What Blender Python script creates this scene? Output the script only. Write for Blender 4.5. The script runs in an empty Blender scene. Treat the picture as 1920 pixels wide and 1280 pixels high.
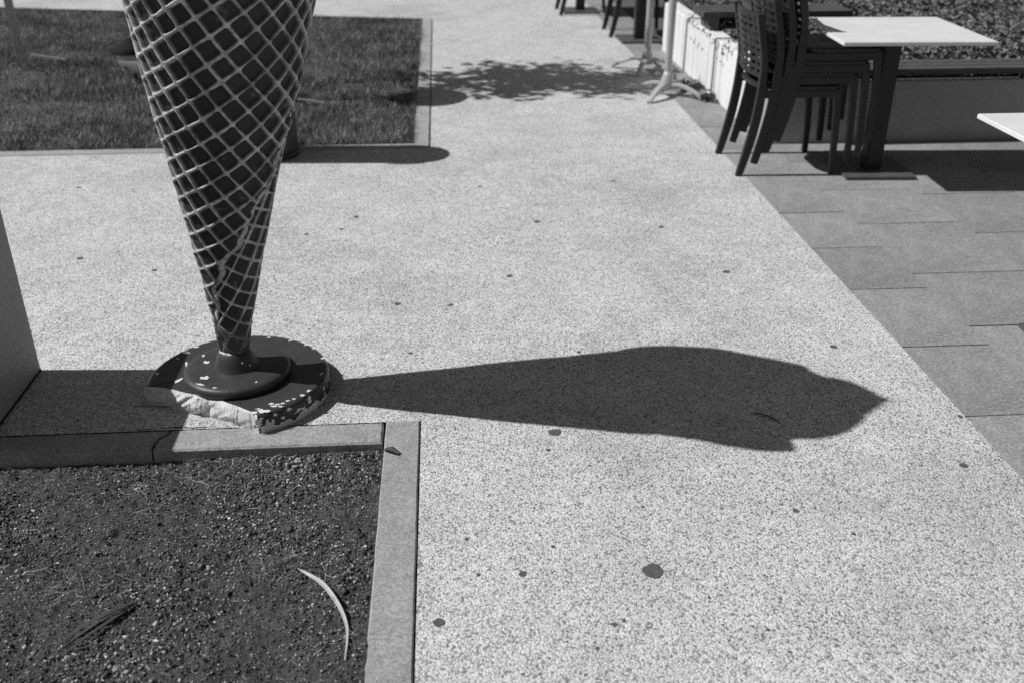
import bpy, bmesh, math, random
import numpy as np
from mathutils import Vector, Matrix

random.seed(7)
rng = np.random.default_rng(11)
S = bpy.context.scene
COL = S.collection
R = math.radians

# ------------------------------------------------------------------ camera
PITCH, YAW, EYE = 27.188, 3.976, 1.6
cam_d = bpy.data.cameras.new('camera')
cam = bpy.data.objects.new('camera', cam_d)
COL.objects.link(cam)
cam_d.sensor_width = 36.0
cam_d.lens = 34.31
cam_d.clip_start = 0.05
cam_d.clip_end = 2000
cam.location = (0, 0, EYE)
cam.rotation_euler = (R(90 - PITCH), 0, R(-YAW))
cam_d.dof.use_dof = True
cam_d.dof.focus_distance = 2.85
cam_d.dof.aperture_fstop = 2.8
S.camera = cam

# ------------------------------------------------------------------ sky and sun
EL, AZ = 48.5, -3.6                        # shadows fall to the right, slightly towards the camera
w = bpy.data.worlds.new('World')
S.world = w
w.use_nodes = True
nt = w.node_tree
nt.nodes.clear()
sky = nt.nodes.new('ShaderNodeTexSky')
sky.sky_type = 'NISHITA'
sky.sun_disc = False
sky.sun_elevation = R(EL)
sky.sun_rotation = R(270 + AZ * -1)
bw = nt.nodes.new('ShaderNodeRGBToBW')     # black and white film
bg = nt.nodes.new('ShaderNodeBackground')
bg.inputs['Strength'].default_value = 0.05
wo = nt.nodes.new('ShaderNodeOutputWorld')
nt.links.new(sky.outputs[0], bw.inputs[0])
nt.links.new(bw.outputs[0], bg.inputs[0])
nt.links.new(bg.outputs[0], wo.inputs[0])

sun_d = bpy.data.lights.new('sun', 'SUN')
sun_d.energy = 5.0
sun_d.angle = R(0.53)
sun_d.color = (1, 1, 1)
sun = bpy.data.objects.new('sun', sun_d)
COL.objects.link(sun)
dvec = Vector((math.cos(R(EL)) * math.cos(R(AZ)), math.cos(R(EL)) * math.sin(R(AZ)), -math.sin(R(EL))))
sun.rotation_euler = dvec.to_track_quat('-Z', 'Y').to_euler()
sun.location = (-6, 1, 8)

S.view_settings.view_transform = 'Standard'
S.view_settings.look = 'None'
S.view_settings.exposure = -0.25
S.view_settings.gamma = 1.0
S.view_settings.use_curve_mapping = False
S.cycles.use_denoising = False
S.cycles.max_bounces = 6

# ------------------------------------------------------------------ helpers
def tag(o, label=None, cat=None, group=None, kind=None):
    if label: o['label'] = label
    if cat: o['category'] = cat
    if group: o['group'] = group
    if kind: o['kind'] = kind
    return o

def link(o, parent=None):
    COL.objects.link(o)
    if parent is not None:
        o.parent = parent
    return o

def empty(name, loc=(0, 0, 0), rz=0.0, parent=None):
    o = bpy.data.objects.new(name, None)
    o.location = loc
    o.rotation_euler = (0, 0, rz)
    o.empty_display_size = 0.1
    return link(o, parent)

def mesh_obj(name, verts, faces, mat, parent=None, smooth=False):
    me = bpy.data.meshes.new(name)
    me.from_pydata([tuple(map(float, v)) for v in verts], [], [tuple(map(int, f)) for f in faces])
    me.materials.append(mat)
    if smooth:
        me.polygons.foreach_set('use_smooth', [True] * len(me.polygons))
    me.update()
    return link(bpy.data.objects.new(name, me), parent)

def np_mesh(name, verts, faces, mat, parent=None, smooth=False, attr=None):
    """verts (N,3), faces (M,k) numpy -> fast mesh"""
    verts = np.ascontiguousarray(verts, dtype=np.float32)
    faces = np.ascontiguousarray(faces, dtype=np.int32)
    k = faces.shape[1]
    me = bpy.data.meshes.new(name)
    me.vertices.add(len(verts))
    me.vertices.foreach_set('co', verts.ravel())
    me.loops.add(faces.size)
    me.loops.foreach_set('vertex_index', faces.ravel())
    me.polygons.add(len(faces))
    me.polygons.foreach_set('loop_start', np.arange(0, faces.size, k, dtype=np.int32))
    if smooth:
        me.polygons.foreach_set('use_smooth', np.ones(len(faces), dtype=bool))
    me.materials.append(mat)
    if attr:
        for an, av in attr.items():
            a = me.attributes.new(an, 'FLOAT', 'POINT')
            a.data.foreach_set('value', np.ascontiguousarray(av, dtype=np.float32))
    me.update(calc_edges=True)
    me.validate()
    return link(bpy.data.objects.new(name, me), parent)

def bm_obj(name, bm, mat, parent=None, smooth=False, bevel=0.0, seg=2):
    if bevel > 0:
        bmesh.ops.bevel(bm, geom=list(bm.edges), offset=bevel, segments=seg, affect='EDGES', clamp_overlap=True)
    bmesh.ops.recalc_face_normals(bm, faces=list(bm.faces))
    me = bpy.data.meshes.new(name)
    bm.to_mesh(me)
    bm.free()
    me.materials.append(mat)
    if smooth:
        me.polygons.foreach_set('use_smooth', [True] * len(me.polygons))
    return link(bpy.data.objects.new(name, me), parent)

def add_box(bm, lo, hi):
    vs = [bm.verts.new((x, y, z)) for z in (lo[2], hi[2]) for y in (lo[1], hi[1]) for x in (lo[0], hi[0])]
    for f in ((0, 2, 3, 1), (4, 5, 7, 6), (0, 1, 5, 4), (2, 6, 7, 3), (0, 4, 6, 2), (1, 3, 7, 5)):
        bm.faces.new([vs[i] for i in f])
    return vs

def box(name, lo, hi, mat, parent=None, bevel=0.0, seg=2):
    bm = bmesh.new()
    add_box(bm, lo, hi)
    return bm_obj(name, bm, mat, parent, bevel=bevel, seg=seg)

def add_sweep(bm, pts, prof, side=Vector((0, 1, 0))):
    """sweep a rectangle/ellipse profile [(a,b)..] along pts; a along `side`, b along the in-plane normal"""
    rings = []
    n = len(pts)
    for i, p in enumerate(pts):
        p = Vector(p)
        t = (Vector(pts[min(i + 1, n - 1)]) - Vector(pts[max(i - 1, 0)])).normalized()
        s = (side - t * side.dot(t)).normalized()
        b = t.cross(s)
        rings.append([bm.verts.new(p + s * u + b * v) for u, v in (prof[i] if isinstance(prof[0], list) else prof)])
    m = len(rings[0])
    for i in range(n - 1):
        for j in range(m):
            bm.faces.new((rings[i][j], rings[i][(j + 1) % m], rings[i + 1][(j + 1) % m], rings[i + 1][j]))
    bm.faces.new(rings[0][::-1])
    bm.faces.new(rings[-1])

def rrect(w_, h_, c=0.25):
    a, b = w_ / 2, h_ / 2
    k = min(a, b) * c
    return [(-a + k, -b), (a - k, -b), (a, -b + k), (a, b - k), (a - k, b), (-a + k, b), (-a, b - k), (-a, -b + k)]

def circ(r, n=12):
    return [(r * math.cos(2 * math.pi * i / n), r * math.sin(2 * math.pi * i / n)) for i in range(n)]

def lathe(name, prof, mat, parent=None, n=64, loc=(0, 0, 0), smooth=True):
    v, f = [], []
    for r, z in prof:
        for i in range(n):
            a = 2 * math.pi * i / n
            v.append((loc[0] + r * math.cos(a), loc[1] + r * math.sin(a), loc[2] + z))
    for k in range(len(prof) - 1):
        for i in range(n):
            j = (i + 1) % n
            f.append((k * n + i, k * n + j, (k + 1) * n + j, (k + 1) * n + i))
    f.append(tuple(range(n))[::-1])
    f.append(tuple((len(prof) - 1) * n + i for i in range(n)))
    return mesh_obj(name, v, f, mat, parent, smooth)

def spline(pts, n):
    """Catmull-Rom through pts"""
    P = [Vector(p) for p in pts]
    P = [P[0] * 2 - P[1]] + P + [P[-1] * 2 - P[-2]]
    out = []
    m = len(P) - 3
    for k in range(n + 1):
        u = k / n * m
        i = min(int(u), m - 1)
        t = u - i
        a, b, c, d = P[i:i + 4]
        out.append(0.5 * ((2 * b) + (c - a) * t + (2 * a - 5 * b + 4 * c - d) * t * t + (3 * b - a - 3 * c + d) * t ** 3))
    return out

def copy_tree(o, parent=None):
    c = o.copy()
    COL.objects.link(c)
    c.parent = parent
    for ch in list(o.children):
        copy_tree(ch, c)
    return c

# value noise on the python side (for relief)
_perm = rng.permutation(4096)
def vnoise(x, y, seed=0):
    xi = np.floor(x).astype(int); yi = np.floor(y).astype(int)
    xf = x - xi; yf = y - yi
    u = xf * xf * (3 - 2 * xf); v = yf * yf * (3 - 2 * yf)
    def h(a, b):
        return _perm[(_perm[(a + seed * 131) % 4096] + b) % 4096] / 4095.0
    return (h(xi, yi) * (1 - u) + h(xi + 1, yi) * u) * (1 - v) + (h(xi, yi + 1) * (1 - u) + h(xi + 1, yi + 1) * u) * v

def fbm(x, y, o=4, seed=0):
    s, a, t = 0, 1, 0
    for k in range(o):
        s = s + a * vnoise(x * 2 ** k, y * 2 ** k, seed + k); t += a; a *= 0.5
    return s / t - 0.5

# ------------------------------------------------------------------ materials
class NB:
    def __init__(self, name, rough=0.8, spec=0.3):
        self.m = bpy.data.materials.new(name)
        self.m.use_nodes = True
        self.t = self.m.node_tree
        self.b = self.t.nodes['Principled BSDF']
        self.b.inputs['Roughness'].default_value = rough
        self.b.inputs['Specular IOR Level'].default_value = spec
        tc = self.t.nodes.new('ShaderNodeTexCoord')
        self.co = tc.outputs['Object']
    def n(self, typ, **kw):
        o = self.t.nodes.new(typ)
        for k, v in kw.items():
            setattr(o, k, v)
        return o
    def l(self, a, b):
        self.t.links.new(a, b)
    def noise(self, scale, detail=4, rough=0.6, co=None):
        o = self.n('ShaderNodeTexNoise')
        o.inputs['Scale'].default_value = scale
        o.inputs['Detail'].default_value = detail
        o.inputs['Roughness'].default_value = rough
        self.l(co or self.co, o.inputs['Vector'])
        return o.outputs['Fac']
    def ramp(self, fac, stops):
        o = self.n('ShaderNodeValToRGB')
        cr = o.color_ramp
        while len(cr.elements) < len(stops):
            cr.elements.new(0.5)
        for e, (p, v) in zip(cr.elements, stops):
            e.position = p
            e.color = (v, v, v, 1)
        self.l(fac, o.inputs[0])
        return o.outputs[0]
    def math(self, op, a, b=None, c=None):
        o = self.n('ShaderNodeMath', operation=op)
        for i, v in enumerate((a, b, c)):
            if v is None: continue
            if isinstance(v, (int, float)): o.inputs[i].default_value = v
            else: self.l(v, o.inputs[i])
        return o.outputs[0]
    def mapr(self, v, a, b, c, d):
        o = self.n('ShaderNodeMapRange')
        self.l(v, o.inputs[0])
        for i, x in enumerate((a, b, c, d)):
            o.inputs[i + 1].default_value = x
        return o.outputs[0]
    def voro(self, scale, feature='F1', rand=1.0, co=None):
        o = self.n('ShaderNodeTexVoronoi', feature=feature)
        o.inputs['Scale'].default_value = scale
        o.inputs['Randomness'].default_value = rand
        self.l(co or self.co, o.inputs['Vector'])
        return o
    def attr(self, name):
        o = self.n('ShaderNodeAttribute', attribute_name=name)
        return o.outputs['Fac']
    def geo_rand(self):
        return self.n('ShaderNodeNewGeometry').outputs['Random Per Island']
    def obj_rand(self):
        return self.n('ShaderNodeObjectInfo').outputs['Random']
    def color(self, v):
        c = self.n('ShaderNodeCombineColor')
        for i in range(3):
            if isinstance(v, (int, float)): c.inputs[i].default_value = v
            else: self.l(v, c.inputs[i])
        self.l(c.outputs[0], self.b.inputs['Base Color'])
    def bump(self, h, dist=0.002, strength=1.0, prev=None):
        o = self.n('ShaderNodeBump')
        o.inputs['Distance'].default_value = dist
        o.inputs['Strength'].default_value = strength
        self.l(h, o.inputs['Height'])
        if prev is not None: self.l(prev, o.inputs['Normal'])
        self.l(o.outputs[0], self.b.inputs['Normal'])
        return o.outputs[0]

def simple(name, base, rough=0.6, var=0.15, scale=30, spec=0.3, bump=0.0, bscale=200, metallic=0.0):
    k = NB(name, rough, spec)
    f = k.noise(scale, 5, 0.65)
    k.color(k.mapr(f, 0.25, 0.75, base * (1 - var), base * (1 + var)))
    k.b.inputs['Metallic'].default_value = metallic
    if bump:
        k.bump(k.noise(bscale, 4, 0.7), bump)
    return k.m

def aggregate_mat():
    """washed aggregate concrete: pale pebbles of mixed size, dark gaps, some dark pebbles"""
    k = NB('washed_aggregate', 0.85, 0.25)
    dn = k.n('ShaderNodeTexNoise')
    dn.inputs['Scale'].default_value = 130
    dn.inputs['Detail'].default_value = 2
    k.l(k.co, dn.inputs['Vector'])
    vm = k.n('ShaderNodeVectorMath', operation='MULTIPLY_ADD')
    k.l(dn.outputs['Color'], vm.inputs[0])
    vm.inputs[1].default_value = (0.009, 0.009, 0.009)
    k.l(k.co, vm.inputs[2])
    co = vm.outputs[0]
    v = k.voro(195, co=co)
    sep = k.n('ShaderNodeSeparateColor')
    k.l(v.outputs['Color'], sep.inputs[0])
    peb = k.ramp(sep.outputs[0], [(0.0, 0.19), (0.06, 0.31), (0.17, 0.52), (0.5, 0.66), (1.0, 0.80)])
    gap = k.ramp(v.outputs['Distance'], [(0.0, 1.0), (0.50, 1.0), (0.76, 0.60), (1.0, 0.42)])
    fine = k.mapr(k.noise(360, 3, 0.75), 0.3, 0.7, 0.80, 1.16)
    big = k.mapr(k.noise(4.1, 7, 0.75), 0.3, 0.7, 0.86, 1.10)
    mid = k.mapr(k.noise(19, 5, 0.75), 0.25, 0.75, 0.82, 1.12)
    dirt = k.ramp(k.noise(0.8, 8, 0.72), [(0.0, 0.70), (0.38, 0.84), (0.5, 1.0), (1.0, 1.03)])
    v2 = k.voro(58, co=co)                       # coarser dark voids, more of them in worn patches
    thr = k.math('MULTIPLY', k.mapr(k.noise(1.9, 4, 0.6), 0.35, 0.68, 0.05, 0.25), 1.0)
    voids = k.mapr(k.math('SUBTRACT', v2.outputs['Distance'], thr), -0.03, 0.05, 0.36, 1.0)
    c = k.math('MULTIPLY', peb, gap)
    for q in (fine, big, mid, dirt, voids):
        c = k.math('MULTIPLY', c, q)
    k.color(k.math('MULTIPLY', c, 1.08))
    h = k.math('ADD', k.math('SUBTRACT', 1.0, v.outputs['Distance']), k.math('MULTIPLY', k.noise(360, 3, 0.75), 0.5))
    k.bump(h, 0.0026, 0.9)
    return k.m

M = {}
M['aggregate'] = aggregate_mat()

k = NB('kerb_concrete', 0.85, 0.25)
c = k.mapr(k.noise(130, 5, 0.95), 0.38, 0.62, 0.22, 0.56)
c = k.math('MULTIPLY', c, k.mapr(k.noise(7, 7, 0.78), 0.28, 0.72, 0.72, 1.16))
c = k.math('MULTIPLY', c, k.ramp(k.voro(120).outputs['Distance'], [(0, 0.45), (0.12, 0.7), (0.2, 1), (1, 1)]))
k.color(c)
k.bump(k.noise(210, 5, 0.85), 0.003)
M['kerb'] = k.m

k = NB('terrace_stone', 0.75, 0.3)
c = k.mapr(k.noise(85, 6, 0.95), 0.38, 0.62, 0.13, 0.42)
c = k.math('MULTIPLY', c, k.mapr(k.noise(14, 8, 0.85), 0.30, 0.70, 0.72, 1.22))
c = k.math('MULTIPLY', c, k.ramp(k.voro(11).outputs['Distance'], [(0, 0.62), (0.05, 0.74), (0.085, 1.0), (1, 1)]))
c = k.math('MULTIPLY', c, k.ramp(k.noise(2.2, 6, 0.75), [(0, 0.62), (0.36, 0.85), (0.47, 1.0), (1, 1.06)]))
c = k.math('MULTIPLY', c, k.mapr(k.noise(3.1, 6, 0.7), 0.25, 0.75, 0.80, 1.16))
c = k.math('MULTIPLY', c, k.mapr(k.obj_rand(), 0, 1, 0.90, 1.16))
k.color(c)
k.bump(k.noise(240, 4, 0.7), 0.0010)
M['tile'] = k.m
M['mortar'] = simple('mortar', 0.10, 0.95, 0.3, 40)

k = NB('soil', 0.95, 0.1)
c = k.mapr(k.noise(95, 5, 0.8), 0.25, 0.75, 0.032, 0.125)
c = k.math('MULTIPLY', c, k.mapr(k.noise(9, 7, 0.8), 0.3, 0.7, 0.72, 1.4))
k.color(c)
k.bump(k.noise(210, 5, 0.8), 0.004)
M['soil'] = k.m
k = NB('soil_clod', 0.95, 0.1)
c = k.ramp(k.geo_rand(), [(0, 0.022), (0.45, 0.080), (0.78, 0.20), (0.93, 0.36), (1.0, 0.58)])
c = k.math('MULTIPLY', c, k.mapr(k.noise(240, 3, 0.7), 0.25, 0.75, 0.7, 1.3))
c = k.math('MULTIPLY', c, k.mapr(k.noise(9, 7, 0.8), 0.3, 0.7, 0.70, 1.5))
k.color(c)
M['clod'] = k.m
k = NB('straw_bits', 0.8, 0.2)
k.color(k.ramp(k.geo_rand(), [(0, 0.05), (0.5, 0.13), (0.85, 0.28), (1.0, 0.5)]))
M['straw'] = k.m

k = NB('lawn_soil', 0.95, 0.1)
k.color(k.mapr(k.noise(40, 5, 0.8), 0.25, 0.75, 0.06, 0.15))
M['lawn_soil'] = k.m
k = NB('grass_blade', 0.7, 0.15)
c = k.ramp(k.geo_rand(), [(0, 0.060), (0.5, 0.13), (0.85, 0.21), (1.0, 0.42)])
c = k.math('MULTIPLY', c, k.mapr(k.noise(2.3, 7, 0.8), 0.34, 0.66, 0.45, 2.1))
k.color(c)
M['grass'] = k.m
k = NB('ivy_leaf', 0.55, 0.3)
c = k.ramp(k.geo_rand(), [(0, 0.10), (0.6, 0.15), (0.92, 0.21), (1.0, 0.28)])
k.color(c)
M['ivy'] = k.m
k = NB('tree_leaf', 0.6, 0.3)
k.color(k.ramp(k.geo_rand(), [(0, 0.04), (0.6, 0.08), (1.0, 0.12)]))
M['tree_leaf'] = k.m
M['bark'] = simple('bark', 0.09, 0.95, 0.4, 40, bump=0.004, bscale=70)

# waffle: dark brown pockets, paler worn ridges
k = NB('waffle_paint', 0.55, 0.35)
rg = k.attr('ridge')
wear = k.noise(38, 5, 0.7)
pocket = k.mapr(k.noise(22, 5, 0.7), 0.25, 0.75, 0.024, 0.046)
ridge = k.mapr(wear, 0.3, 0.7, 0.36, 0.74)
mix = k.n('ShaderNodeMix', data_type='FLOAT')
k.l(rg, mix.inputs[0]); k.l(pocket, mix.inputs[2]); k.l(ridge, mix.inputs[3])
k.color(mix.outputs[0])
k.bump(k.noise(150, 4, 0.7), 0.0012)
M['waffle'] = k.m

k = NB('dark_enamel', 0.42, 0.4)
k.color(k.mapr(k.noise(24, 6, 0.7), 0.25, 0.75, 0.036, 0.058))
k.bump(k.noise(90, 5, 0.7), 0.0012)
M['enamel'] = k.m
k = NB('broken_concrete', 0.95, 0.15)
c = k.mapr(k.noise(75, 5, 0.8), 0.3, 0.7, 0.50, 0.84)
c = k.math('MULTIPLY', c, k.ramp(k.voro(85).outputs['Distance'], [(0, 0.35), (0.14, 0.7), (0.25, 1), (1, 1)]))
k.color(c)
k.bump(k.noise(110, 6, 0.85), 0.0035)
M['broken'] = k.m
M['chip'] = simple('chipped_plaster', 0.70, 0.9, 0.15, 120, bump=0.001, bscale=300)
M['gum'] = simple('old_gum', 0.095, 0.85, 0.5, 160, bump=0.0006, bscale=300)
M['cream'] = simple('cream_paint', 0.70, 0.45, 0.06, 8)
M['box_paint'] = simple('cabinet_paint', 0.31, 0.6, 0.06, 14, bump=0.0004, bscale=300)
M['dark_plastic'] = simple('dark_plastic', 0.022, 0.45, 0.2, 25)
M['chair'] = simple('chair_resin', 0.027, 0.42, 0.2, 25, spec=0.35)
M['table_top'] = simple('white_laminate', 0.72, 0.45, 0.09, 7)
M['table_metal'] = simple('dark_metal', 0.020, 0.4, 0.2, 20, spec=0.35)
M['plate_metal'] = simple('plate_metal', 0.09, 0.4, 0.2, 20, spec=0.4)
M['pole'] = simple('pole_metal', 0.42, 0.35, 0.08, 12, spec=0.5)
M['wood'] = simple('weathered_plank', 0.085, 0.8, 0.3, 18, bump=0.001, bscale=120)
M['pale_wood'] = simple('pale_wood', 0.19, 0.8, 0.2, 20)
M['bin'] = simple('bin_steel', 0.06, 0.5, 0.2, 15)
M['dry_leaf'] = simple('dry_leaf', 0.50, 0.6, 0.3, 45)
M['dark_leaf'] = simple('dark_leaf', 0.060, 0.7, 0.4, 60)
k = NB('white_render', 0.9, 0.2)
mp = k.n('ShaderNodeMapping')
mp.inputs['Scale'].default_value = (14, 14, 0.7)
k.l(k.co, mp.inputs['Vector'])
st = k.ramp(k.noise(1.0, 5, 0.65, mp.outputs[0]), [(0, 0.42), (0.36, 0.55), (0.5, 0.76), (1, 0.82)])
c = k.math('MULTIPLY', st, k.ramp(k.noise(23, 5, 0.75), [(0, 0.55), (0.33, 0.85), (0.42, 1), (1, 1)]))
k.color(c)
k.bump(k.noise(90, 4, 0.7), 0.0012)
M['white_wall'] = k.m
M['shade_wall'] = simple('shaded_render', 0.36, 0.9, 0.07, 9, bump=0.001, bscale=90)  # white wall's front face, its shade painted in as a darker grey
M['cap'] = simple('lantern_cap', 0.02, 0.85, 0.2, 25, spec=0.1)
k = NB('lantern_glass', 0.08, 0.5)
k.color(0.8)
k.b.inputs['Transmission Weight'].default_value = 0.9
M['glass'] = k.m

# ------------------------------------------------------------------ pavement with openings for beds and terrace
SOIL_X, SOIL_Y = -0.102, 2.592      # outer corner of the kerb round the soil bed (x right, y far)
LAWN_X, LAWN_Y, LAWN_YB = -0.088, 5.600, 10.23
TER_X = 1.592
xs = [-80, -9.0, SOIL_X, LAWN_X, TER_X, 8.0, 80]
ys = [-60, -1.2, SOIL_Y, LAWN_Y, LAWN_YB, 14.0, 80]
def inside_opening(x, y):
    if x < SOIL_X and x > -9 and -1.2 < y < SOIL_Y: return True
    if -9 < x < LAWN_X and LAWN_Y < y < LAWN_YB: return True
    if TER_X < x < 8 and -1.2 < y < 14: return True
    return False
v = [(x, y, 0) for y in ys for x in xs]
f = []
for j in range(len(ys) - 1):
    for i in range(len(xs) - 1):
        if inside_opening((xs[i] + xs[i + 1]) / 2, (ys[j] + ys[j + 1]) / 2): continue
        a = j * len(xs) + i
        f.append((a, a + 1, a + 1 + len(xs), a + len(xs)))
# far pavement behind the lawn meets its oblique far edge
lb_ = LAWN_YB + 0.235 * (LAWN_X - 0.098 + 9)
for q, p in enumerate(v):
    if p[0] == -9.0 and p[1] == LAWN_YB: v[q] = (-9.0, lb_, 0)
pavement = tag(mesh_obj('pavement', v, f, M['aggregate']), 'pale washed aggregate concrete pavement', None, None, 'structure')

# flattened gum and tar spots stuck on the pavement
def blob_mesh(name, rx, ry, mat, h=0.0012, n=26, rough=0.14, seed=0):
    r_ = random.Random(seed)
    ph = [r_.uniform(0, 6.28) for _ in range(5)]
    am = [r_.uniform(0.3, 1) for _ in range(5)]
    top, bot = [], []
    for i in range(n):
        a = 2 * math.pi * i / n
        q = 1 + rough * sum(am[j] * math.sin((j + 2) * a + ph[j]) for j in range(5)) / 2.2 + r_.uniform(-.05, .05)
        bot.append((rx * q * math.cos(a), ry * q * math.sin(a), 0.0))
        top.append((rx * q * 0.9 * math.cos(a), ry * q * 0.9 * math.sin(a), h))
    v = bot + top
    f = [(i, (i + 1) % n, n + (i + 1) % n, n + i) for i in range(n)] + [tuple(n + i for i in range(n))]
    me = bpy.data.meshes.new(name)
    me.from_pydata(v, [], f)
    me.materials.append(mat)
    return me

GUM = [(0.477, 1.851, 0.0262, 0.0262), (0.304, 2.497, 0.0194, 0.0194), (0.156, 1.863, 0.0104, 0.0104), (-0.05, 1.71, 0.0135, 0.0135), (0.047, 1.867, 0.0052, 0.0052), (0.241, 1.961, 0.0054, 0.0054), (0.376, 1.687, 0.0049, 0.0049), (0.353, 1.675, 0.0061, 0.0061), (-0.205, 3.454, 0.0124, 0.0124), (0.246, 3.694, 0.0132, 0.0132), (0.419, 4.328, 0.015, 0.015), (-0.145, 3.042, 0.0075, 0.0075), (-1.229, 3.858, 0.0111, 0.0111), (-1.582, 4.012, 0.0137, 0.0137), (1.15, 3.676, 0.0155, 0.0155), (0.989, 4.217, 0.0124, 0.0124), (0.907, 2.064, 0.0086, 0.0086), (1.352, 2.987, 0.0132, 0.0132), (1.459, 2.24, 0.0122, 0.0122), (1.576, 2.501, 0.0083, 0.0083), (-0.435, 4.453, 0.0127, 0.0127), (0.001, 3.43, 0.0103, 0.0103), (0.274, 2.402, 0.0063, 0.0063), (0.302, 1.604, 0.0047, 0.0047), (0.022, 2.006, 0.0055, 0.0055), (-0.492, 4.292, 0.0098, 0.0098), (0.444, 3.009, 0.0075, 0.0075), (-0.644, 4.234, 0.0097, 0.0097), (0.591, 1.747, 0.0038, 0.0038), (1.024, 1.958, 0.0055, 0.0055), (0.698, 1.634, 0.0048, 0.0048), (0.5, 2.109, 0.0043, 0.0043), (-1.898, 4.997, 0.011, 0.011), (0.877, 4.911, 0.0112, 0.0112), (0.172, 4.871, 0.011, 0.011)]
for i, (x, y, rx, ry) in enumerate(GUM):
    o = bpy.data.objects.new('gum_spot', blob_mesh('gum_spot', rx, ry, M['gum'], seed=i))
    o.location = (x, y, 0.0006)
    link(o, pavement)

def crack(pts, wid, parent, seed=0):
    r_ = random.Random(seed)
    P = spline([(a, b, 0) for a, b in pts], 30)
    v_, f_ = [], []
    for i, p in enumerate(P):
        t = (P[min(i + 1, 30)] - P[max(i - 1, 0)]).normalized()
        s_ = Vector((-t.y, t.x, 0)) * wid * (0.4 + r_.random()) * (0.3 + 0.7 * math.sin(math.pi * (i + .5) / 31))
        c_ = p + Vector((r_.uniform(-1, 1), r_.uniform(-1, 1), 0)) * wid * .8
        v_ += [(*(c_ + s_).xy, .0008), (*(c_ - s_).xy, .0008)]
    f_ = [(2 * i, 2 * i + 1, 2 * i + 3, 2 * i + 2) for i in range(30)]
    mesh_obj('crack', v_, f_, M['mortar_dark'], parent)
M['mortar_dark'] = simple('crack_dirt', 0.02, 0.95, 0.3, 60)
crack([(-1.02, 2.742), (-.97, 2.738), (-.91, 2.731), (-.86, 2.722), (-.80, 2.69)], .0022, pavement, 1)
crack([(-.905, 2.600), (-.86, 2.606), (-.80, 2.598), (-.73, 2.602)], .0026, pavement, 2)
crack([(-.99, 2.603), (-.95, 2.598), (-.905, 2.600)], .0018, pavement, 3)
crack([(-.70, 2.635), (-.66, 2.605), (-.63, 2.598), (-.55, 2.601), (-.47, 2.597)], .0016, pavement, 4)

# ------------------------------------------------------------------ kerb stones round the soil bed
kerb = tag(empty('kerb', (SOIL_X, SOIL_Y, 0)), 'concrete kerb stones edging the bare soil bed', None, None, 'structure')
def slab(name, outline, z0, z1, mat, parent, jitter=0.0, bevel=0.003, sub=0.03, seed=0):
    """kerb stone from a plan outline, edges subdivided and slightly uneven"""
    r_ = random.Random(seed)
    pts = []
    n = len(outline)
    for i in range(n):
        a, b = Vector(outline[i]), Vector(outline[(i + 1) % n])
        m = max(1, int((b - a).length / sub))
        for q in range(m):
            p = a.lerp(b, q / m)
            pts.append((p.x + r_.uniform(-jitter, jitter), p.y + r_.uniform(-jitter, jitter)))
    cx = sum(p[0] for p in pts) / len(pts); cy = sum(p[1] for p in pts) / len(pts)
    def inset(p, d):
        vx, vy = p[0] - cx, p[1] - cy
        L = math.hypot(vx, vy)
        return (p[0] - math.copysign(min(d, abs(vx)), vx) , p[1] - math.copysign(min(d, abs(vy)), vy))
    N = len(pts)
    v = [(p[0], p[1], z0) for p in pts] + [(p[0], p[1], z1 - bevel) for p in pts] + [(*inset(p, bevel), z1) for p in pts]
    f = []
    for k_ in range(2):
        for i in range(N):
            j = (i + 1) % N
            f.append((k_ * N + i, k_ * N + j, (k_ + 1) * N + j, (k_ + 1) * N + i))
    f.append(tuple(2 * N + i for i in range(N)))
    px, py = parent.location.x, parent.location.y
    o = mesh_obj(name, [(a - px, b - py, c_) for a, b, c_ in v], f, mat, parent)
    return o
KW = 0.108
KI = SOIL_X - KW                                # inner x of the right kerb
KF = SOIL_Y - 0.118                             # inner (camera side) y of the far kerb
y = SOIL_Y
for i, ln in enumerate((2.05, 1.9)):            # right kerb, running towards the camera
    slab('kerb_stone', [(KI, y - ln), (SOIL_X - 0.004, y - ln), (SOIL_X - 0.004, y - 0.001), (KI, y - 0.001)], -0.16, 0.004, M['kerb'], kerb, 0.0008, 0.004, 0.05, i)
    y -= ln + 0.006
# far kerb: a cracked run of stones
cr = [(-0.862, SOIL_Y - 0.004), (-0.868, SOIL_Y - 0.030), (-0.886, SOIL_Y - 0.045), (-0.893, SOIL_Y - 0.075), (-0.891, KF)]
slab('kerb_stone', [(KI - 0.007, KF), (KI - 0.007, SOIL_Y - 0.004)] + [(a + 0.003, b) for a, b in cr], -0.16, 0.003, M['kerb'], kerb, 0.0012, 0.006, 0.016, 5)
slab('kerb_stone', [(a - 0.003, b) for a, b in cr][::-1] + [(-1.92, SOIL_Y - 0.004), (-1.92, KF)], -0.16, 0.001, M['kerb'], kerb, 0.0014, 0.004, 0.02, 6)
slab('kerb_stone', [(-1.926, KF), (-1.926, SOIL_Y - 0.004), (-3.4, SOIL_Y - 0.004), (-3.4, KF)], -0.16, 0.002, M['kerb'], kerb, 0.0014, 0.004, 0.05, 7)

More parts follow.
